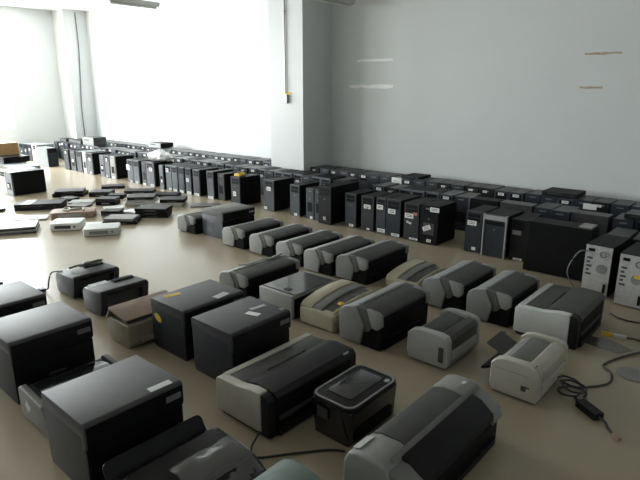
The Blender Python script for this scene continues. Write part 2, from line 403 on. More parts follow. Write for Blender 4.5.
# right end of the front row, behind the rear-facing towers
for j, (xx, yy, lab) in enumerate(((-1.10, 4.86, 'black tower behind the left rear-facing tower'), (-.90, 4.86, 'black tower with a grey patch behind the rear-facing towers'), (-.70, 4.88, 'black tower behind the rear-facing towers at the right edge'), (-.50, 4.88, 'black tower at the extreme right of the front row'))):
    make_tower(.17, .37, .33, lab, 'black', 'casetop', [P(.5,.8,.09,.05,0,'mid')] if j == 1 else [], 1, (xx, yy, 0), 0, GA)

# things lying on the rows
def slab(name, cat, label, x, y, z, w, d, h, rz=0, m='caseblk', fm='navy', group=None, bev=.006, extra=True):
    t = thing(name, label, cat, (x, y, z), rz, group)
    box(-w/2, w/2, -d/2+.012, d/2, .003, h, bev=bev).build('case', m, t)
    box(-w/2, w/2, -d/2, -d/2+.014, 0.001, h, bev=min(bev, .004)).build('front_panel', fm, t)
    if extra:
        box(-w*.35, w*.1, -d/2-.001, -d/2+.001, h*.55, h*.75, bev=0).build('slot', 'ink', t)
        MB().cyl((w*.36, -d/2, h*.5), 'y', min(.006, h*.2), .003, 10).build('button', 'mid', t)
    for sx in (-1, 1): box(sx*w*.4-.012, sx*w*.4+.012, -d*.35, -d*.35+.02, 0, .004, bev=0).build('foot', 'rubber', t)
    return t
slab('tape_recorder', 'recorder', 'grey metal recorder box lying on the tower row near the left column', -11.1, 5.55, .381, .46, .28, .16, 0, 'dark', 'mid')
slab('desktop_computer', 'computer', 'flat black desktop computer lying on the wall row behind the white bag', -9.6, 6.16, .388, .42, .30, .09, 0, 'caseblk', 'silver')
slab('desktop_computer', 'computer', 'flat black desktop computer lying on the wall row right of the white sheet', -3.72, 6.16, .388, .26, .30, .03, 0, 'caseblk', 'black')
slab('desktop_computer', 'computer', 'flat black desktop computer stacked on the wall row at the right', -1.86, 6.16, .388, .36, .32, .045, 0, 'caseblk', 'black')
slab('desktop_computer', 'computer', 'flat dark desktop computer lying on the middle row near the right edge', -.92, 5.53, .381, .34, .26, .04, 0, 'casetop', 'black')
for j, (xx, yy) in enumerate(((-12.35, 5.55), (-11.95, 5.57), (-11.62, 5.53))):
    slab('network_switch', 'switch', ('small black device lying on the towers at the far left corner', 'middle one of three small black devices on the far left towers', 'small black device on the towers left of the metal recorder')[j], xx, yy, .381, .3, .2, .06, 0, 'black', 'dark')
o = box(-3.98, -3.83, 5.9775, 5.9795, .23, .385, bev=0).build('paper_sheet', 'paper', smooth=False)
tag(o, 'white paper sheet stuck on a tower front in the wall row', 'paper')
o = box(-1.60, -1.47, 5.9775, 5.9795, .30, .36, bev=0).build('paper_label', 'paper', smooth=False)
tag(o, 'white label stuck on a wall-row tower near the right edge', 'label')
# white plastic bag on the front row
def blob(name, m, loc, sx, sy, sz, label, cat, seed=1, amp=.25):
    bm = bmesh.new(); bmesh.ops.create_icosphere(bm, subdivisions=3, radius=1)
    rnd = random.Random(seed); ph = [rnd.uniform(0, 6) for _ in range(6)]
    for v in bm.verts:
        p = v.co.copy(); f = 1 + amp*.5*(math.sin(5*p.x+ph[0])*math.sin(4*p.y+ph[1]) + math.sin(7*p.z+ph[2]+3*p.x)*.6 + .4*math.sin(11*p.x+9*p.y+ph[3]))
        v.co = Vector((p.x*sx*f*(1-.45*max(p.z,0)), p.y*sy*f*(1-.45*max(p.z,0)), max((p.z*.55+.45), 0)*sz*f))
    me = bpy.data.meshes.new(name); bm.to_mesh(me); bm.free(); me.materials.append(M[m])
    o = bpy.data.objects.new(name, me); COL.objects.link(o); o.location = loc; tag(o, label, cat); return o
blob('plastic_bag', 'white', (-7.72, 4.92, .387), .24, .15, .17, 'crumpled white plastic bag lying on the front tower row', 'bag', 4)
o = prism([(-.06, 0), (.05, 0), (.07, .02), (.02, .05), (-.05, .03)], -.05, .06, 'y', bev=.005).build('yellow_tag', 'yellow'); o.location = (-5.55, 4.72, .387)
tag(o, 'crumpled yellow tag lying on a dark tower', 'tag')
tag(MB().tube([(-9.04, 4.86, .384), (-9.06, 4.86, .46), (-9.03, 4.86, .58), (-9.02, 4.86, .68)], .006).build('antenna_wire', 'greyc'), 'thin grey wire sticking up from the towers by the left wall', 'wire')

# ------------------------------------------------------------------ printers (front faces +X, near end y=0)
def inkjet(x0, x1, y0, y1, h, label, tone='silver', seed=0, top='charl', group='grey inkjet printers in rows', name='inkjet_printer'):
    w = x1-x0; L = y1-y0; k = w/.31; z = h/.2
    t = thing(name, label, 'printer', ((x0+x1)/2, y0, 0), 0, group)
    q = lambda pts: [(a*k, b_*z) for a, b_ in pts]
    # dark core
    prism(q([(-.14,.004),(-.14,.15),(-.11,.178),(.06,.182),(.145,.176),(.150,.16),(.146,.004)]), .014, L-.012, 'y', bev=.004).build('body', 'black2', t)
    cap = q([(-.155,.012),(-.158,.138),(-.144,.170),(-.115,.187),(-.025,.203),(.030,.112),(.002,.010)])
    prism(cap, 0, .04, 'y', bev=.008, seg=3).build('end_cap', tone, t)
    prism(cap, L-.055, L, 'y', bev=.008, seg=3).build('end_cap', tone, t)
    back = q([(-.152,.02),(-.155,.140),(-.140,.168),(-.112,.184),(-.030,.199),(-.030,.17),(-.13,.12),(-.135,.02)])
    prism(back, .035, L-.05, 'y', bev=.003).build('rear_cover', tone, t)
    chev = q([(-.022,.201),(.042,.198),(.086,.112),(.060,.085),(.028,.082),(.034,.112)])
    prism(chev, .006, .033, 'y', bev=.003).build('cheek', 'cheek', t)
    prism(chev, L-.055, L-.006, 'y', bev=.003).build('cheek', 'cheek', t)
    sh = q([(.045,.200),(.125,.196),(.152,.184),(.156,.130),(.125,.108),(.088,.112)])
    prism(sh, .003, .03, 'y', bev=.005).build('shoulder', 'silverd', t)
    prism(sh, L-.05, L-.003, 'y', bev=.005).build('shoulder', 'silverd', t)
    # lid between the ends
    prism(q([(-.030,.200),(.03,.201),(.120,.196),(.146,.186),(.149,.172),(-.030,.160)]), .032, L-.052, 'y', bev=.003).build('lid', top, t)
    prism(q([(-.046,.203),(-.030,.207),(-.016,.203),(-.016,.19),(-.046,.19)]), .05, L-.05, 'y', bev=.002).build('lid_ridge', tone, t)
    # front: output slot and tray
    prism(q([(.12,.150),(.154,.150),(.155,.110),(.14,.100),(.12,.100)]), .06, L-.06, 'y', bev=.003).build('front_flap', 'black2', t)
    box(.10*k, .158*k, .05, L-.05, .008, .035*z, bev=.004).build('paper_tray', 'black2', t)
    box(.10*k, .153*k, .08, L-.12, .050*z, .062*z, bev=.003).build('output_tray', 'black', t)
    MB().cyl((.128*k, L-.05, .186*z), 'z', .008, .006, 12).build('button', 'pale', t)
    prism(q([(-.14,0),(.13,0),(.125,.008),(-.135,.008)]), .03, L-.03, 'y', bev=0).build('base_plate', 'rubber', t)
    return t
rowname = 'in the far line of grey inkjets'
inkjet(-5.0,-4.70,3.34,3.82,.19,'small grey inkjet at the left end, half behind the big grey box printer','silverd')
inkjet(-4.18,-3.87,3.30,3.86,.20,'grey inkjet in the far line, first right of the big grey box printer')
inkjet(-3.78,-3.47,3.30,3.86,.20,'grey inkjet in the far line, second right of the grey box printer')
inkjet(-3.40,-3.09,3.28,3.86,.20,'grey inkjet in the far line, third right of the grey box printer')
inkjet(-3.04,-2.73,3.26,3.87,.205,'grey inkjet in the far line, fourth right of the grey box printer')
inkjet(-2.70,-2.39,3.28,3.90,.22,'larger grey inkjet in the far line, fifth right of the grey box printer','silverd')
inkjet(-1.87,-1.56,3.25,3.80,.225,'grey inkjet in the far line, right of the small yellowed printer','silverd')
inkjet(-1.52,-1.22,3.24,3.76,.23,'grey inkjet in the far line, left of the pale wide printer','silverd')
inkjet(-3.13,-2.83,2.42,3.0,.20,'grey inkjet with a cable on top, left end of the middle line','silverd', top='dark')
inkjet(-1.96,-1.65,2.42,2.98,.25,'big grey inkjet with black front in the middle of the room','silverd')

def box_mfp(x0, x1, y0, y1, h, label, side='char', top='char', front='black', tabs=True, stick=(), group='box-shaped laser printers', name='laser_printer'):
    w = x1-x0; L = y1-y0
    t = thing(name, label, 'printer', ((x0+x1)/2, y0, 0), 0, group)
    a = -w/2; c = w/2
    prism([(a+.012,.0),(a,.03),(a,h*.80),(c-.03,h*.80),(c-.03,h*.66),(c-.015,h*.60),(c-.018,.0)], .004, L-.004, 'y', bev=.005).build('body', side, t)
    prism([(a,h*.805),(a,h*.985),(a+.012,h),(c-.014,h),(c,h*.975),(c,h*.72),(c-.012,h*.66),(c-.035,h*.66),(c-.035,h*.805)], 0, L, 'y', bev=.007).build('scanner_lid', top, t)
    box(c-.006, c+.0015, .006, L-.006, h*.69, h*.955, bev=.002).build('control_panel', front, t)
    box(c-.03, c-.010, .0045, L-.0045, .012, h*.655, bev=.002).build('front_door', front, t)
    box(c-.016, c-.006, L*.28, L*.72, h*.06, h*.24, bev=.003).build('paper_cassette', 'dark', t)
    box(c-.014, c-.002, L*.40, L*.60, h*.30, h*.335, bev=.003).build('handle', 'charl', t)
    box(c-.002, c+.003, L-.085, L-.015, h*.80, h*.88, bev=.001).build('button_panel', 'mid', t)
    for (sx, sy, sw, sl, ang, mm, face) in stick:
        if face == 'top': mt = Matrix.Translation((sx, sy, h+.0006)) @ Matrix.Rotation(R(ang), 4, 'Z'); bb = MB().box(-sw/2, sw/2, -sl/2, sl/2, -.0004, .0006, bev=0, mtx=mt)
        else:
            mt = Matrix.Translation((sx, -.0006, sy)) @ Matrix.Rotation(R(ang), 4, 'Y'); bb = MB().cyl((0,0,0), 'y', sw/2, .001, 20) if face == 'disc' else MB().box(-sw/2, sw/2, -.0006, .0006, -sl/2, sl/2, bev=0, mtx=mt)
            if face == 'disc': bmesh.ops.transform(bb.bm, matrix=Matrix.Translation((sx, .0005, sy)) @ Matrix.Rotation(R(25),4,'Y') @ Matrix.Diagonal((1.35,1,.8,1)), verts=bb.bm.verts)
        bb.build('sticker', mm, t, smooth=False)
    for yy in (.04, L-.06):
        for xx in (a+.03, c-.06): box(xx, xx+.02, yy, yy+.02, -.0, .004, bev=0).build('foot', 'rubber', t)
    return t
box_mfp(-4.66,-4.31,3.42,3.86,.285,'big grey box printer at the left of the far inkjet line','grey','cheek','black2',group=None)
box_mfp(-2.75,-2.41,1.61,2.05,.31,'black box printer with yellow stickers on side and top','navy','char','black',stick=[(-.10,.11,.035,.10,-10,'yellow','top'),(.12,.30,.05,.10,10,'silver','top'),(-.10,.20,.055,.06,0,'yellow','disc')])
box_mfp(-2.32,-1.975,1.59,2.01,.315,'black box printer with two white stickers on its lid, beside the yellow-stickered one','navy','char','black',stick=[(.0,.33,.03,.10,-8,'silver','top'),(.05,.25,.08,.04,15,'paper','top'),(.12,.40,.03,.03,0,'mid','top')])
box_mfp(-3.04,-2.66,.80,1.21,.335,'large black box printer at the left edge with a grey lid','char','charl','black',stick=[])
box_mfp(-3.66,-3.27,.82,1.23,.31,'black box printer partly cut off, behind the large one at the left edge','char','charl','black')
box_mfp(-2.13,-1.765,.725,1.15,.33,'large black box printer with smooth grey lid in the lower left foreground','charl','charl','black2',stick=[(.145,.34,.035,.10,-2,'pale','top')])

# low dark printer with a slanted front, diamond sticker
def low_printer(x0, x1, y0, y1, h, label):
    w = x1-x0; L = y1-y0; t = thing('inkjet_printer', label, 'printer', ((x0+x1)/2, y0, 0)); a, c = -w/2, w/2
    e = [(a,.01),(a,h*.9),(a+.02,h),(c-.05,h*.9),(c,h*.55),(c,.01)]
    prism(e, 0, .035, 'y', bev=.01, seg=3).build('end_cap', 'mid', t)
    prism(e, L-.035, L, 'y', bev=.01, seg=3).build('end_cap', 'charl', t)
    prism([(a+.005,.006),(a+.005,h*.86),(a+.03,h*.93),(c-.06,h*.84),(c-.01,h*.48),(c-.01,.006)], .034, L-.034, 'y', bev=.004).build('body', 'black', t)
    prism([(a+.04,h*.94),(a+.12,h*1.0),(c-.09,h*.93),(c-.05,h*.84),(a+.04,h*.86)], .05, L-.05, 'y', bev=.006).build('lid', 'gloss', t)
    box(c-.02, c+.02, .06, L-.06, .005, .03, bev=.005).build('paper_tray', 'black', t)
    MB().box(-.022,.022,-.0006,.0006,-.022,.022,bev=0,mtx=Matrix.Translation((a+.10, -.0006, h*.55)) @ Matrix.Rotation(R(40),4,'Y')).build('sticker', 'pale', t, smooth=False)
    return t
low_printer(-2.57,-2.27,.78,1.22,.165,'low dark printer with a pale diamond sticker, between the two large black boxes')

# navy printers with recessed front, left
def navy_printer(x0, x1, y0, y1, h, label):
    w = x1-x0; L = y1-y0; t = thing('inkjet_printer', label, 'printer', ((x0+x1)/2, y0, 0), 0, 'dark blue printers on the open floor'); a, c = -w/2, w/2
    prism([(a+.02,.004),(a,.04),(a,h*.78),(a+.03,h*.9),(c-.09,h*.9),(c-.09,.004)], .004, L-.004, 'y', bev=.008).build('body', 'navy', t)
    for (ya, yb) in ((0,.05),(L-.05,L)):
        prism([(a+.02,.01),(a+.005,h*.75),(a+.04,h*.93),(c-.02,h),(c,h*.93),(c-.015,h*.5),(c-.04,.01)], ya, yb, 'y', bev=.008).build('end_cap', 'navy', t)
    prism([(a+.05,h*.95),(c-.02,h*1.02),(c,h*.95),(c-.01,h*.80),(c-.10,h*.84)], .006, L-.006, 'y', bev=.006).build('front_rim', 'black', t)
    box(a+.03, a+.13, .03, .16, h*.90, h*.96, bev=.006).build('pale_cover', 'silver', t)
    box(c-.095, c-.06, .05, L-.05, h*.12, h*.80, bev=.004).build('recessed_front', 'charl', t)
    box(c-.07, c+.005, .05, L-.05, .004, .02, bev=.004).build('paper_tray', 'black', t)
    prism([(a+.04,h*.90),(a+.10,h*1.06),(a+.13,h*1.02),(a+.12,h*.88)], .18, L-.03, 'y', bev=.004).build('rear_feed', 'char', t)
    return t
navy_printer(-4.12,-3.80,1.63,1.99,.175,'dark blue printer with cables on top, the farther left of the pair')
navy_printer(-3.62,-3.34,1.60,1.96,.185,'dark blue printer with pale corner, beside the dirty beige one')
tag(MB().tube([(-4.02,1.70,.19),(-3.98,1.82,.21),(-3.93,1.90,.20),(-3.97,1.80,.215),(-4.03,1.85,.20),(-4.00,1.95,.2),(-3.95,1.88,.222),(-3.98,1.76,.2)], .009).build('coiled_cable', 'mid'), 'coiled grey cable lying on the farther dark blue printer', 'cable')
o = MB().tube([(-4.05,1.66,.17),(-4.14,1.62,.15),(-4.17,1.60,.08),(-4.15,1.58,.03),(-4.19,1.56,.012)], .006).box(-4.23,-4.18,1.535,1.575,0,.024, bev=.004).build('power_cable', 'cable')
tag(o, 'short black cable with plug hanging behind the farther dark blue printer', 'cable')

# dirty beige printer with gable flap
t = thing('inkjet_printer', 'dirty beige printer with raised gable lid, left of the yellow-stickered box', 'printer', (-2.93, 1.48, 0))
prism([(-.10,.0),(-.115,.03),(-.12,.135),(-.10,.15),(.13,.15),(.14,.03),(.12,.0)], 0, .40, 'y', bev=.012, seg=3).build('body', 'beiged', t)
prism([(-.125,.14),(-.08,.205),(-.065,.205),(-.11,.135)], -.004, .40, 'y', bev=.003).build('flap', 'beiged', t)
prism([(-.085,.205),(.11,.17),(.115,.180),(-.08,.218)], -.004, .40, 'y', bev=.003).build('lid', 'tan', t)
prism([(-.08,.15),(.10,.15),(.09,.165),(-.07,.175)], .02, .38, 'y', bev=.002).build('carriage', 'ink', t)
box(.135,.16,.06,.34,.03,.05,bev=.004).build('output_tray', 'beiged', t)
MB().box(.02,.06,-.002,.002,.10,.13,bev=0).build('sticker', 'tan', t)

# curved beige printers
def curved_printer(x0, x1, y0, y1, h, label, m='beige', accent=None):
    w = x1-x0; L = y1-y0; t = thing('inkjet_printer', label, 'printer', ((x0+x1)/2, y0, 0), 0, 'yellowed curved printers'); a, c = -w/2, w/2
    arc = lambda z0: [(L*.0, h*.66), (L*.06, h*.78), (L*.3, h*.93), (L*.6, h), (L*.85, h*.97), (L*.97, h*.85), (L, h*.66)]
    def shell(xa, xb, dz, name, mm):
        pts = [(.012, .008)] + [(yy, zz+dz) for yy, zz in arc(0)] + [(L-.012, .008)]
        prism(pts, xa, xb, 'x', bev=.007, seg=2).build(name, mm, t)
    shell(a, a+w*.34, 0, 'rear_cover', m)
    shell(a+w*.36, a+w*.60, -.008, 'lid', 'mid')
    shell(a+w*.62, c-w*.10, -.022, 'front_cover', m)
    shell(c-w*.11, c, -.055, 'front_panel', 'beiged')
    pts = [(.02,.006)]+[(yy*.97+.006, zz-.02) for yy, zz in arc(0)]+[(L-.02,.006)]
    prism(pts, a+.01, c-w*.15, 'x', bev=0).build('body', 'dark', t)
    prism([(a+.01,.01),(a+.004,h*.60),(a+w*.5,h*.66),(c-.01,h*.60),(c-.005,.01)], -.012, .03, 'y', bev=.012, seg=3).build('end_cap', m, t)
    box(c-.01, c+.015, .06, L-.08, .01, .03, bev=.004).build('paper_tray', 'dark', t)
    if accent: MB().box(c-.12,c-.04,-.0135,-.012,h*.35,h*.6,bev=0).build('sticker', accent, t)
    return t
curved_printer(-2.32,-2.02,2.45,2.96,.19,'yellowed curved printer with green mark, between flat grey box and big grey inkjet')
curved_printer(-2.26,-1.96,3.36,3.84,.145,'small yellowed curved printer with reddish sticker in the far line', accent='red')
o = blob('green_scrap', 'yellow', (-2.06, 2.56, .155), .022, .022, .02, 'small yellowish scrap lying on the yellowed curved printer', 'scrap', 6)

# flat silver-sided box with dark glossy top
t = thing('flatbed_printer', 'flat silver-sided printer with a dark streaked top in the middle line', 'printer', (-2.52, 2.42, 0))
L = .46
prism([(-.16,.004),(-.16,.165),(.15,.165),(.15,.004)], .02, L-.02, 'y', bev=.004).build('body', 'black2', t)
prism([(-.165,.008),(-.165,.172),(.145,.172),(.15,.16),(.15,.008)], 0, .03, 'y', bev=.005).build('end_cap', 'silver', t)
prism([(-.165,.008),(-.165,.172),(.145,.172),(.15,.16),(.15,.008)], L-.03, L, 'y', bev=.005).build('end_cap', 'silverd', t)
box(-.155,.15,.032,L-.032,.165,.176,bev=.003).build('lid', 'gloss', t)
box(.146,.158,.0,L,.150,.172,bev=.004).build('front_rim', 'silverd', t)
for yy in (.10,.16,.24): box(-.12,.08,yy,yy+.004,.176,.1765,bev=0,mtx=Matrix.Rotation(R(8),4,'Z')).build('scratch', 'mid', t, smooth=False)
box(.02,.06,.06,.10,.176,.180,bev=.002).build('button', 'ink', t)
box(.15,.16,.06,L-.06,.02,.06,bev=.003).build('paper_tray', 'dark', t)

# wide-format style printers: pale end face, dark stepped lid
def wide_printer(x0, x1, y0, y1, h, label, end='champ', top='dark', rail='champ', ftop='black'):
    w = x1-x0; L = y1-y0; t = thing('wide_printer', label, 'printer', ((x0+x1)/2, y0, 0), 0, 'wide printers with pale ends'); a, c = -w/2, w/2
    prism([(a+.01,.004),(a+.01,h*.8),(c-.03,h*.88),(c-.005,h*.78),(c-.005,.004)], .02, L, 'y', bev=.006).build('body', 'black2', t)
    prism([(a,.025),(a,h*.82),(a+.01,h*.87),(a+.05,h*.89),(a+w*.42,h*.90),(a+w*.50,h*.92),(a+w*.70,h*.98),(c-w*.14,h*.98),(c-w*.14,.025)], 0, .05, 'y', bev=.008, seg=3).build('end_cap', end, t)
    prism([(a,h*.70),(a,h*.85),(a+.012,h*.89),(a+.048,h*.895),(a+.048,h*.7)], .04, L, 'y', bev=.005).build('rear_rail', rail, t)
    prism([(a+.052,h*.80),(a+.052,h*.885),(a+w*.45,h*.91),(a+w*.45,h*.80)], .045, L-.01, 'y', bev=.004).build('rear_lid', top, t)
    prism([(a+w*.46,h*.80),(a+w*.46,h*.93),(a+w*.62,h*.985),(c-.02,h*.96),(c,h*.86),(c,h*.78)], .055, L-.006, 'y', bev=.006).build('front_lid', ftop, t)
    box(a+w*.44, a+w*.475, L*.30, L*.72, h*.90, h*.935, bev=.003).build('lid_handle', 'black2', t)
    prism([(c-w*.14,.02),(c-w*.14,h*.95),(c-.02,h*.93),(c-.002,h*.84),(c-.002,.02)], .004, .05, 'y', bev=.006).build('front_cheek', 'black', t)
    prism([(c-w*.14,.02),(c-w*.14,h*.95),(c-.02,h*.93),(c-.002,h*.84),(c-.002,.02)], L-.06, L, 'y', bev=.006).build('front_cheek', 'black', t)
    box(c-.02, c+.012, .06, L-.08, .01, h*.18, bev=.005).build('paper_tray', 'black', t)
    box(c-.012, c+.006, .07, L-.09, h*.35, h*.42, bev=.003).build('output_lip', 'dark', t)
    box(a+.02, c-.02, .02, L-.02, 0, .01, bev=.002).build('base_plate', 'rubber', t)
    return t
t = wide_printer(-1.89,-1.535,1.41,2.04,.225,'long black wide printer with champagne end and rail in the foreground')
box(.15,.165,.54,.58,.195,.215,bev=.003).build('ink_light', 'silver', t)
wide_printer(-1.175,-.795,3.20,3.76,.22,'pale-ended wide printer with grey ribbed top at the right, before the rear-facing towers','pale','dark','pale','dark')

# compact photo printer
t = thing('photo_printer', 'small black photo printer with silver-rimmed tray lid beside the long wide printer', 'printer', (-1.345, 1.60, 0))
L = .37
prism([(-.095,.0),(-.115,.17),(.112,.17),(.098,.0)], .01, L-.01, 'y', bev=.008, seg=3).build('body', 'gloss', t)
def rrect(x0,x1,y0,y1,r,n=5):
    pts = []
    for cx_, cy_, a0 in ((x1-r,y1-r,0),(x0+r,y1-r,90),(x0+r,y0+r,180),(x1-r,y0+r,270)):
        for k in range(n+1): a = R(a0+90*k/n); pts.append((cx_+r*math.cos(a), cy_+r*math.sin(a)))
    return pts
prism(rrect(-.122,.120,0,L,.05), .168, .190, 'z', bev=.005).build('lid', 'black', t)
b = MB(); o_ = rrect(-.116,.114,.006,L-.006,.045); i_ = rrect(-.107,.105,.015,L-.015,.038)
tb = bmesh.new(); n = len(o_)
V = [[tb.verts.new((p[0],p[1],z)) for p in pts] for pts, z in ((o_,.189),(o_,.194),(i_,.194),(i_,.189))]
for q in range(4):
    for k in range(n): tb.faces.new((V[q][k], V[q][(k+1)%n], V[(q+1)%4][(k+1)%n], V[(q+1)%4][k]))
bmesh.ops.recalc_face_normals(tb, faces=tb.faces); b._merge(tb); b.build('lid_rim', 'silverd', t)
prism(rrect(-.075,.060,.07,L-.05,.02), .190, .1935, 'z', bev=.001).build('screen', 'screen', t)
box(.075,.095,L-.07,L-.045,.190,.195,bev=.002).build('button', 'silver', t)
box(-.075,-.015,.001,.006,.095,.145,bev=.003).build('card_cover', 'dark', t)
box(.095,.112,.05,L-.05,.02,.07,bev=.004).build('front_tray', 'black2', t)

# compact laser printers
def laser(x0, x1, y0, y1, h, label, m, top, flap=True, arch=True, group='compact laser printers'):
    w = x1-x0; L = y1-y0; t = thing('laser_printer', label, 'printer', ((x0+x1)/2, y0, 0), 0, group); a, c = -w/2, w/2
    sec = [(a+.015,.012),(a,.05),(a+.002,h*.80),(a+.03,h*.93),(a+.07,h*.985),(c-.06,h),(c-.015,h*.96),(c,h*.84),(c,.03),(c-.01,.012)]
    prism(sec, 0, .05, 'y', bev=.009, seg=3).build('side_cover', m, t)
    prism(sec, L-.035, L, 'y', bev=.009, seg=3).build('side_cover', m, t)
    core = [(a+.02,.006),(a+.008,.05),(a+.01,h*.74),(a+.05,h*.88),(c-.07,h*.90),(c-.008,h*.86),(c-.004,.03),(c-.012,.006)]
    prism(core, .045, L-.045, 'y', bev=.004).build('body', m if not arch else 'silverd', t)
    prism([(a+.045,h*.87),(a+.075,h*.955),(c-.09,h*.93),(c-.075,h*.89)], .055, L-.055, 'y', bev=.004).build('output_tray', top, t)
    prism([(c-.075,h*.885),(c-.06,h*.985),(c-.016,h*.95),(c+.002,h*.84),(c+.003,h*.55),(c-.01,h*.55)], .05, L-.05, 'y', bev=.005).build('top_cover', top if arch else m, t)
    prism([(c-.006,h*.52),(c+.006,h*.50),(c+.006,.05),(c-.006,.04)], .05, L-.05, 'y', bev=.003).build('front_door', m, t)
    if arch:
        MB().tube([(a+.01,L-.03,h*.78),(a+.05,L-.02,h*.97),(0,L-.015,h*1.02),(c-.03,L-.02,h*.99),(c,L-.03,h*.86)], .005, smooth=8).build('arch_trim', 'silver', t)
        box(c-.055, c-.025, -.002, .002, h*.22, h*.66, bev=.002).build('side_slot', 'dark', t)
    else:
        box(c-.085, c-.045, -.002, .002, h*.30, h*.44, bev=.002).build('side_slot', 'dark', t)
        box(c-.060, c-.018, -.003, .001, h*.27, h*.40, bev=.002).build('slot_cover', 'beige', t)
        box(a+.03, c-.05, -.001, .003, h*.70, h*.71, bev=0).build('seam', 'mid', t)
        for k in range(2): MB().cyl((c-.03, .012+.02*k, h*.985), 'z', .006, .006, 10).build('indicator', 'tan', t)
    if flap:
        mt = Matrix.Translation((a+.01, .10, h*.72)) @ Matrix.Rotation(R(24), 4, 'Y')
        MB().box(-.105, 0, .04, L-.20, -.005, .006, bev=.003, mtx=mt).build('paper_support', 'charl', t)
        mt = Matrix.Translation((a-.002, .09, .10)) @ Matrix.Rotation(R(-25), 4, 'Y')
        MB().box(-.09, 0, 0, L-.14, -.006, .006, bev=.003, mtx=mt).build('rear_tray', 'black', t)
    box(a+.02, c-.02, .02, L-.02, 0, .012, bev=.002).build('base', 'dark', t)
    return t
laser(-1.51,-1.25,2.48,2.88,.205,'silver compact laser printer with purple-black top and arched trim','silver','dark',flap=False)
laser(-1.00,-.75,2.46,2.88,.205,'cream compact laser printer with an open dark paper support and round-shouldered side','champ','mid',arch=False)

# big arched inkjet in the foreground
x0, x1, y0, L, h = -1.085, -.785, 1.37, .76, .235
t = thing('inkjet_printer', 'big grey inkjet with rounded ends and dark lid in the right foreground', 'printer', ((x0+x1)/2, y0, 0)); t.scale = (.86, 1, .97)
cap = [(-.165,.010),(-.178,.05),(-.176,.17),(-.15,.215),(-.10,.232),(.0,.236),(.04,.225),(.075,.17),(.095,.10),(.06,.03),(.03,.010)]
prism(cap, 0, .16, 'y', bev=.02, seg=4).build('end_cap', 'silverd', t)
prism(cap, L-.14, L, 'y', bev=.02, seg=4).build('end_cap', 'silverd', t)
prism([(-.168,.01),(-.170,.165),(-.145,.205),(-.10,.222),(.03,.218),(.03,.01)], .15, L-.13, 'y', bev=.006).build('body', 'black', t)
prism([(-.168,.19),(-.14,.218),(-.09,.230),(.025,.228),(.03,.21),(-.12,.19)], .165, L-.145, 'y', bev=.004).build('rear_lid', 'dark', t)
prism([(.028,.238),(.042,.232),(.050,.215),(.035,.20)], .05, L-.03, 'y', bev=.003).build('lid_ridge', 'mid', t)
prism([(.045,.222),(.10,.205),(.165,.16),(.17,.13),(.08,.12)], .10, L-.09, 'y', bev=.005).build('front_lid', 'black', t)
prism([(.03,.21),(.09,.205),(.16,.165),(.178,.12),(.14,.06),(.09,.09),(.06,.15)], .01, .11, 'y', bev=.010, seg=3).build('shoulder', 'mid', t)
prism([(.03,.21),(.09,.205),(.16,.165),(.178,.12),(.14,.06),(.09,.09),(.06,.15)], L-.10, L-.01, 'y', bev=.010, seg=3).build('shoulder', 'silverd', t)
prism([(.03,.008),(.03,.13),(.15,.12),(.165,.10),(.165,.008)], .04, L-.04, 'y', bev=.005).build('front_core', 'black2', t)
box(.12,.18,.08,L-.08,.006,.035,bev=.006).build('paper_tray', 'black', t)
MB().box(-.02,.02,-.045,.045,-.001,.001,bev=0,mtx=Matrix.Translation((-.125,.07,.2295)) @ Matrix.Rotation(R(-16),4,'Y')).build('badge', 'silver', t)
MB().cyl((-.02, L-.06, .237), 'z', .012, .006, 12).build('button', 'pale', t)

# all-in-one with raised support at the bottom left
t = thing('inkjet_printer', 'glossy black all-in-one printer with upright paper support in the bottom left foreground', 'printer', (-1.47, .71, 0)); t.scale = (1, 1, .92)
L = .48
prism([(-.17,.01),(-.175,.16),(-.12,.185),(.10,.165),(.17,.12),(.175,.01)], 0, L, 'y', bev=.012, seg=3).build('body', 'black', t)
prism([(-.13,.185),(.08,.168),(.085,.178),(-.125,.192)], .03, L-.03, 'y', bev=.005).build('scanner_lid', 'black', t)
prism(rrect(.02,L-.03,0,.095,.025), -.010, 0, 'x', bev=.003, mtx=Matrix.Translation((-.155,0,.150)) @ Matrix.Rotation(R(-30),4,'Y')).build('paper_support', 'black', t)
prism([(.10,.168),(.11,.174),(.172,.128),(.165,.122)], .04, L-.04, 'y', bev=.002).build('control_panel', 'black', t)
box(.13,.185,.06,L-.06,.012,.03,bev=.005).build('output_tray', 'black', t)
b = MB()
for k, (yy, ww) in enumerate(((.30,.012),(.318,.012),(.34,.01))): b.box(-.006,.006,yy,yy+ww,-.0006,.0008,bev=0,mtx=Matrix.Translation((.12,-.08,.1665)) @ Matrix.Rotation(R(36),4,'Y'))
b.build('logo', 'silver', t, smooth=False)
# crumpled film
def film(loc, w, d, label):
    bm = bmesh.new(); N = 18
    rnd = random.Random(5); vs = []
    for i in range(N):
        row = []
        for j in range(N):
            u, v = i/(N-1), j/(N-1); x_, y_ = (u-.5)*w, (v-.5)*d
            z_ = .006*math.sin(9*u+3*v)*math.sin(7*v+2*u) + rnd.uniform(-.003, .003) + (.02 - .07*u*u if u > .3 else .014)
            row.append(bm.verts.new((x_, y_, z_)))
        vs.append(row)
    for i in range(N-1):
        for j in range(N-1): bm.faces.new((vs[i][j], vs[i+1][j], vs[i+1][j+1], vs[i][j+1]))
    me = bpy.data.meshes.new('film'); bm.to_mesh(me); bm.free(); me.materials.append(M['film']); me.shade_smooth()
    o = bpy.data.objects.new('plastic_film', me); COL.objects.link(o); o.location = loc
    md = o.modifiers.new('s', 'SOLIDIFY'); md.thickness = .0006
    return tag(o, label, 'film')
film((-1.40, 1.03, .176), .20, .28, 'crumpled clear plastic film lying on the glossy black all-in-one')

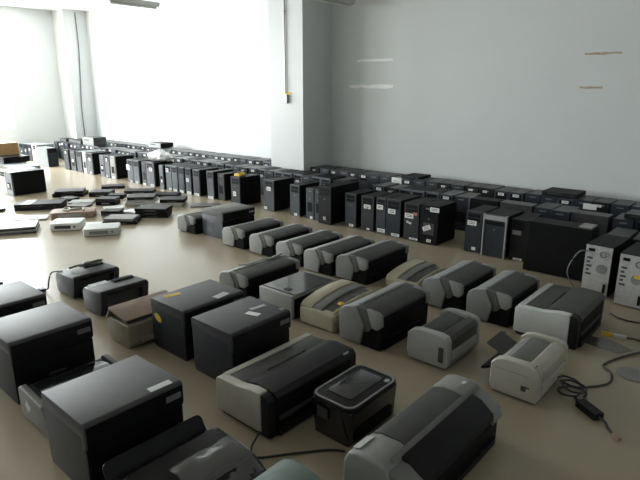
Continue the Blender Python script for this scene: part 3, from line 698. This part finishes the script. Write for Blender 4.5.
# teal printer at the bottom edge
t = thing('inkjet_printer', 'teal-grey printer with rounded top, mostly cut off by the bottom edge', 'printer', (-1.125, .70, 0)); t.scale = (.9, 1, 1)
L = .52
sec = [(-.15,.01),(-.155,.14),(-.13,.185),(-.07,.205),(.06,.200),(.12,.175),(.15,.12),(.15,.01)]
prism(sec, 0, L, 'y', bev=.028, seg=4).build('body', 'teal', t)
prism([(-.08,.200),(-.05,.214),(.04,.212),(.07,.196)], .08, L-.10, 'y', bev=.006).build('lid', 'teal', t)
box(.14,.165,.06,L-.06,.02,.05,bev=.004).build('paper_tray', 'dark', t)
# partially hidden dark printer, bottom right
t = thing('inkjet_printer', 'black printer mostly out of frame at the bottom right, a cable beside it', 'printer', (-.55, 1.10, 0))
prism([(-.15,.01),(-.15,.11),(-.10,.15),(.08,.15),(.15,.10),(.15,.01)], 0, .36, 'y', bev=.012, seg=3).build('body', 'black', t)
prism([(-.09,.15),(-.07,.16),(.06,.16),(.07,.15)], .03, .33, 'y', bev=.004).build('lid', 'dark', t)
box(.14,.17,.05,.31,.01,.04,bev=.004).build('paper_tray', 'dark', t)

# ------------------------------------------------------------------ cables and litter on the floor
def cable(pts, r, label, m='cable', name='power_cable'):
    return tag(MB().tube(pts, r).build(name, m), label, 'cable')
cable([(-1.57,1.395,.05),(-1.57,1.37,.03),(-1.56,1.33,.006),(-1.50,1.30,.006),(-1.40,1.42,.006),(-1.30,1.54,.006),(-1.24,1.58,.006)], .005, 'black cable curving on the floor from the long wide printer to the photo printer')
cable([(-.735,2.75,.03),(-.66,2.78,.006),(-.55,2.92,.006),(-.56,3.05,.006),(-.62,3.12,.006),(-.60,3.22,.006),(-.56,3.32,.006),(-.50,3.42,.012)], .006, 'black cable running from the cream laser printer towards the right edge')
pts = []
for k in range(22):
    a = k*.75; rr = .055+.018*math.sin(k*1.3)
    pts.append((-.665+rr*1.15*math.cos(a), 2.70+rr*math.sin(a)+.004*k*.3, .008+.0022*k))
cable(pts, .005, 'tangled black cable coil beside the cream laser printer', name='coiled_cable')
t = thing('power_adapter', 'black power adapter with cable lying on the floor near the cream laser printer', 'adapter', (-.545, 2.585, 0), R(-35))
box(-.065,.065,-.026,.026,.0,.034,bev=.007).build('adapter_body', 'black', t)
MB().tube([(.065,0,.017),(.10,.005,.012),(.14,-.01,.006),(.18,-.02,.006)], .006).build('cord', 'cable', t)
MB().tube([(-.065,0,.017),(-.10,.01,.012),(-.13,.02,.008)], .006).build('cord', 'cable', t)
box(.18,.22,-.030,-.012,.0,.014,bev=.003).build('plug', 'tan', t)
cable([(-1.22,3.18,.006),(-1.16,3.10,.006),(-1.08,3.02,.006),(-1.05,2.98,.006)], .006, 'short black cable under the front of the pale-ended wide printer')
cable([(-.79,3.95,.006),(-.72,3.90,.006),(-.62,3.90,.006),(-.50,3.97,.006)], .005, 'dark cable on the floor behind the pale-ended wide printer')
cable([(-2.36,3.86,.006),(-2.25,3.98,.006),(-2.15,3.98,.006),(-2.0,3.86,.006)], .005, 'thin dark cable on the floor beyond the far inkjets')
cable([(-3.02,2.98,.215),(-3.0,2.85,.212),(-2.99,2.74,.225),(-3.02,2.62,.212),(-3.06,2.56,.212)], .007, 'grey cable lying across the leftmost inkjet of the middle line', 'silver')
cable([(-.60,1.62,.006),(-.70,1.52,.006),(-.74,1.44,.006),(-.80,1.32,.006),(-.90,1.26,.006)], .006, 'black cable on the floor at the bottom edge near the big inkjet')
o = MB().cyl((-.47, 3.13, .0045), 'z', .085, .003, 40).build('plastic_disc', 'clear'); tag(o, 'clear round plastic disc lying on the floor at the right edge', 'disc')
o = prism([(-.14,-.05),(.10,-.08),(.16,.02),(.02,.09),(-.12,.06)], 0, .003, 'z', bev=0).build('plastic_sheet', 'clear'); o.location = (-.70, 3.42, .001)
tag(o, 'clear plastic sleeve lying on the floor beside the pale-ended wide printer', 'plastic sheet')
t = thing('cable_connector', 'yellow and white cable connector on the floor right of the wide printer', 'connector', (-.68, 3.58, 0), R(10))
box(-.07,.0,-.012,.012,0,.018,bev=.004).build('yellow_plug', 'yellow', t)
box(.0,.07,-.016,.016,0,.016,bev=.004).build('white_plug', 'pale', t)
MB().tube([(.07,0,.008),(.11,.01,.006),(.18,-.01,.006)], .005).build('cord', 'cable', t)

# ------------------------------------------------------------------ flat devices on the left floor
GF = 'flat devices spread on the floor at the left'
def laptop(x, y, z, w, d, h, rz, label, m='black', em='black2'):
    t = thing('closed_laptop', label, 'laptop', (x, y, z), R(rz), GF)
    box(-w/2, w/2, -d/2, d/2, 0.001, h*.55, bev=.004).build('base', em, t)
    box(-w/2, w/2, -d/2, d/2, h*.60, h, bev=.004).build('lid', m, t)
    MB().cyl((0, d/2-.006, h*.5), 'x', h*.4, w*.7, 10).build('hinge', em, t)
    box(-w*.2, w*.2, -d/2-.001, -d/2+.001, h*.2, h*.4, bev=0).build('front_latch', 'mid', t)
    return t
def drive(x, y, z, w, d, h, rz, label, m='white', fm='silver', round_=.02):
    t = thing('media_player', label, 'player', (x, y, z), R(rz), GF)
    prism(rrect(-w/2, w/2, -d/2, d/2, min(round_*2, w*.3, d*.3)), .004, h, 'z', bev=min(.008, h*.3)).build('case', m, t)
    box(-w*.32, w*.2, -d/2-.002, -d/2+.01, h*.3, h*.7, bev=.002).build('disc_slot', fm, t)
    MB().cyl((w*.32, -d/2+.004, h*.5), 'y', h*.16, .01, 12).build('button', 'mid', t)
    prism(rrect(-w*.42, w*.42, -d*.42, d*.42, .02), 0, .005, 'z', bev=0).build('base', 'dark', t)
    return t
# stack of silver laptops
laptop(-6.33, 2.15, 0, .46, .36, .035, 62, 'silver laptop, lower of two stacked at the left edge', 'silver', 'charl')
laptop(-6.34, 2.16, .037, .44, .34, .033, 62, 'silver laptop lying on top of its twin at the left edge', 'pale', 'char')
drive(-6.02, 2.60, 0, .32, .28, .085, 50, 'white rounded player with a dark vent, right of the silver laptops', 'white', 'ink')
drive(-5.52, 2.74, 0, .36, .27, .08, 56, 'pale silver rounded player, nearest to the empty floor', 'pale', 'silverd')
drive(-6.56, 2.92, 0, .50, .28, .075, 58, 'brownish worn device lying behind the white rounded player', 'tan', 'silver')
drive(-6.80, 2.50, 0, .40, .22, .02, 58, 'thin white flat device behind the silver laptops', 'white', 'silver')
slab('desktop_computer', 'computer', 'black desktop computer lying flat with a white patch, before the lone towers', -7.35, 2.86, 0, .56, .30, .08, R(52), 'caseblk', 'black', GF)
o = box(-.06, .06, -.15, .15, 0, .002, bev=0).build('paper_scrap', 'paper', smooth=False); o.location = (-7.42, 2.74, .0825); o.rotation_euler = (0,0,R(52)); tag(o, 'white paper scrap on the flat black desktop computer', 'paper')
laptop(-7.93, 3.52, 0, .42, .30, .05, 48, 'black laptop lying flat right of the lone towers')
laptop(-7.93, 3.52, .052, .38, .28, .03, 56, 'thin dark laptop on top of the one right of the lone towers', 'char')
laptop(-7.58, 3.82, 0, .30, .24, .07, 45, 'thick black laptop behind the middle of the pile', 'char')
laptop(-8.05, 4.25, 0, .34, .22, .04, 60, 'small black laptop farthest back, just below the front row')
laptop(-7.38, 4.32, 0, .42, .24, .04, 45, 'black laptop right of the farthest one')
laptop(-6.82, 4.42, 0, .34, .22, .04, 35, 'flat black laptop at the right rear of the pile')
for j in range(3): laptop(-6.56, 3.86, .042*j, .38-.02*j, .28, .040, 40+4*j, ('pale laptop at the bottom of the rear stack of three', 'pale laptop in the middle of the rear stack of three', 'dark laptop on top of the rear stack of three')[j], ('pale', 'silver', 'char')[j], ('silver', 'pale', 'black')[j])
for j in range(3): laptop(-5.84, 3.58, .038*j, .38, .26, .036, 46-5*j, ('lowest black laptop of the stack nearest the small grey inkjet', 'middle black laptop of the stack nearest the small grey inkjet', 'top black laptop of the stack nearest the small grey inkjet')[j], 'black', 'black2')
laptop(-6.26, 4.10, 0, .36, .26, .05, 40, 'white laptop under a black one, right rear of the pile', 'white', 'pale')
laptop(-6.20, 4.11, .052, .32, .24, .045, 45, 'black laptop resting on the white one', 'black')
laptop(-7.22, 3.86, .0, .22, .16, .06, 45, 'small thick black device left of the pale stack', 'black')
laptop(-6.92, 3.56, 0, .26, .20, .09, 42, 'bulky black laptop in the middle of the pile', 'char')
laptop(-6.26, 3.26, 0, .22, .16, .065, 40, 'thick black laptop left of the grey one topping a black one', 'black', 'dark')
laptop(-5.82, 3.14, 0, .38, .26, .035, 48, 'black laptop under a grey one, right of the pale rounded player', 'black', 'black2')
laptop(-5.82, 3.14, .037, .34, .24, .03, 40, 'grey laptop on top of a black one, right of the pale rounded player', 'mid', 'silverd')
laptop(-7.25, 3.36, 0, .30, .22, .03, 50, 'thin grey laptop between the flat desktop and the bulky laptop', 'silver', 'mid')
drive(-5.86, 4.36, 0, .38, .22, .015, 50, 'thin flat grey panel lying just in front of the dark tower with the yellow tag', 'mid', 'dark')
laptop(-7.55, 2.42, 0, .12, .10, .035, 45, 'tiny black box at the left edge behind the silver laptops', 'black')
o = box(-.05,.05,-.03,.03,0,.03,bev=.008).build('computer_mouse', 'black'); o.location = (-4.62, 1.38, 0); tag(o, 'small black object on the floor at the left edge', 'mouse')
laptop(-7.04, 3.22, 0, .26, .20, .03, 36, 'small grey device between the brownish one and the pale clutter', 'mid', 'char')
laptop(-7.58, 3.34, 0, .20, .16, .04, 20, 'small dark device beside the flat black desktop computer', 'char')
laptop(-6.60, 3.46, 0, .24, .18, .02, 70, 'thin pale device in the middle of the pile', 'pale', 'silver')
laptop(-6.20, 3.52, 0, .24, .18, .02, 20, 'thin white device left of the nearest black stack', 'white', 'pale')
for n_, (xx, yy, rr_, lab) in enumerate(((-7.10, 2.10, 20, 'white paper behind the silver laptops at the left edge'), (-5.98, 2.86, 50, 'white paper behind the pale rounded player'), (-7.05, 3.98, 10, 'white paper scrap at the rear of the pile'))):
    o = prism([(-.14,-.10),(.13,-.09),(.15,.10),(-.12,.11)], 0, .003, 'z', bev=0).build('paper_sheet', 'paper', smooth=False); o.location = (xx, yy, .001); o.rotation_euler = (0, 0, R(rr_)); tag(o, lab, 'paper')
tag(MB().tube([(-6.42,2.98,.088),(-6.5,3.0,.09),(-6.55,2.9,.089),(-6.66,2.9,.09),(-6.62,2.82,.089),(-6.5,2.84,.09)], .012).build('tangled_cable', 'beiged'), 'tangled beige cable lying on the brownish device', 'cable')
# lone towers and cardboard box at the left edge
make_tower(.20, .47, .345, 'pale-fronted tower, left one of the two lone towers at the left', 'pale', 'casegry', [P(.5,.35,.06,.06)], 0, (-8.88, 2.93, 0), 0, 'lone towers at the left edge')
make_tower(.20, .47, .345, 'dark-sided tower standing among the laptops at the left edge', 'grey', 'caseblk', [P(.3,.4,.05,.05)], 1, (-8.66, 2.93, 0), 0, 'lone towers at the left edge')
slab('desktop_computer', 'computer', 'grey-green computer case under the black one that carries the cardboard box', -10.34, 3.55, 0, .62, .42, .29, 0, 'casegry', 'mid')
slab('desktop_computer', 'computer', 'grey-green computer case standing directly behind the lone towers', -9.66, 3.50, 0, .62, .42, .29, 0, 'casegry', 'mid')
slab('desktop_computer', 'computer', 'black computer case stacked below the cardboard box', -10.30, 3.60, .292, .60, .42, .10, 0, 'caseblk', 'black')
t = thing('cardboard_box', 'brown cardboard box on the black computer case at the left edge', 'box', (-10.62, 3.60, .395))
box(-.28, .28, -.18, .18, 0, .20, bev=.003).build('box_body', 'card', t)
box(-.28, .28, -.18, -.005, .20, .204, bev=0).build('box_flap', 'card', t); box(-.28, .28, .005, .18, .20, .204, bev=0).build('box_flap', 'card', t)
box(-.28, .28, -.02, .02, .2045, .2055, bev=0).build('packing_tape', 'tan', t)

# ------------------------------------------------------------------ light
def area(x, y, z, sx, sy, rot, power, col=(1, 1, 1)):
    d = bpy.data.lights.new('daylight', 'AREA'); d.shape = 'RECTANGLE'; d.size = sx; d.size_y = sy; d.energy = power; d.color = col
    o = bpy.data.objects.new('daylight', d); COL.objects.link(o); o.location = (x, y, z); o.rotation_euler = rot; return o
LP = {2.55: 960, -.35: 600, -3.25: 460}
for (a, c) in LW: area(XL-.30, (a+c)/2, (WZ0+WZ1)/2, c-a+.2, WZ1-WZ0+.2, (R(90), 0, R(-90)), LP[a], (.96, .99, 1))  # daylight of the visible window and the two added ones
for (a, c) in ADDED_FW: area((a+c)/2, YF-.30, (WZ0+WZ1)/2, c-a+.2, WZ1-WZ0+.2, (R(90), 0, R(180)), 35, (.96, .99, 1))  # weak daylight for the added windows behind the camera
w = bpy.data.worlds.new('World'); S.world = w; w.use_nodes = True
bg = w.node_tree.nodes['Background']; bg.inputs[0].default_value = (.9, .95, 1, 1); bg.inputs[1].default_value = 1.5

# ------------------------------------------------------------------ camera
cd = bpy.data.cameras.new('camera'); cam = bpy.data.objects.new('camera', cd); COL.objects.link(cam)
cd.sensor_width = 36; cd.lens = 36*545/640
pitch = math.atan(151/545); yaw = math.atan(495/565.5)
cam.location = (0, 0, 1.5); cam.rotation_euler = (R(90)-pitch, 0, yaw)
S.camera = cam
S.view_settings.view_transform = 'Standard'; S.view_settings.look = 'None'; S.view_settings.gamma = 1
S.view_settings.exposure = 0.0
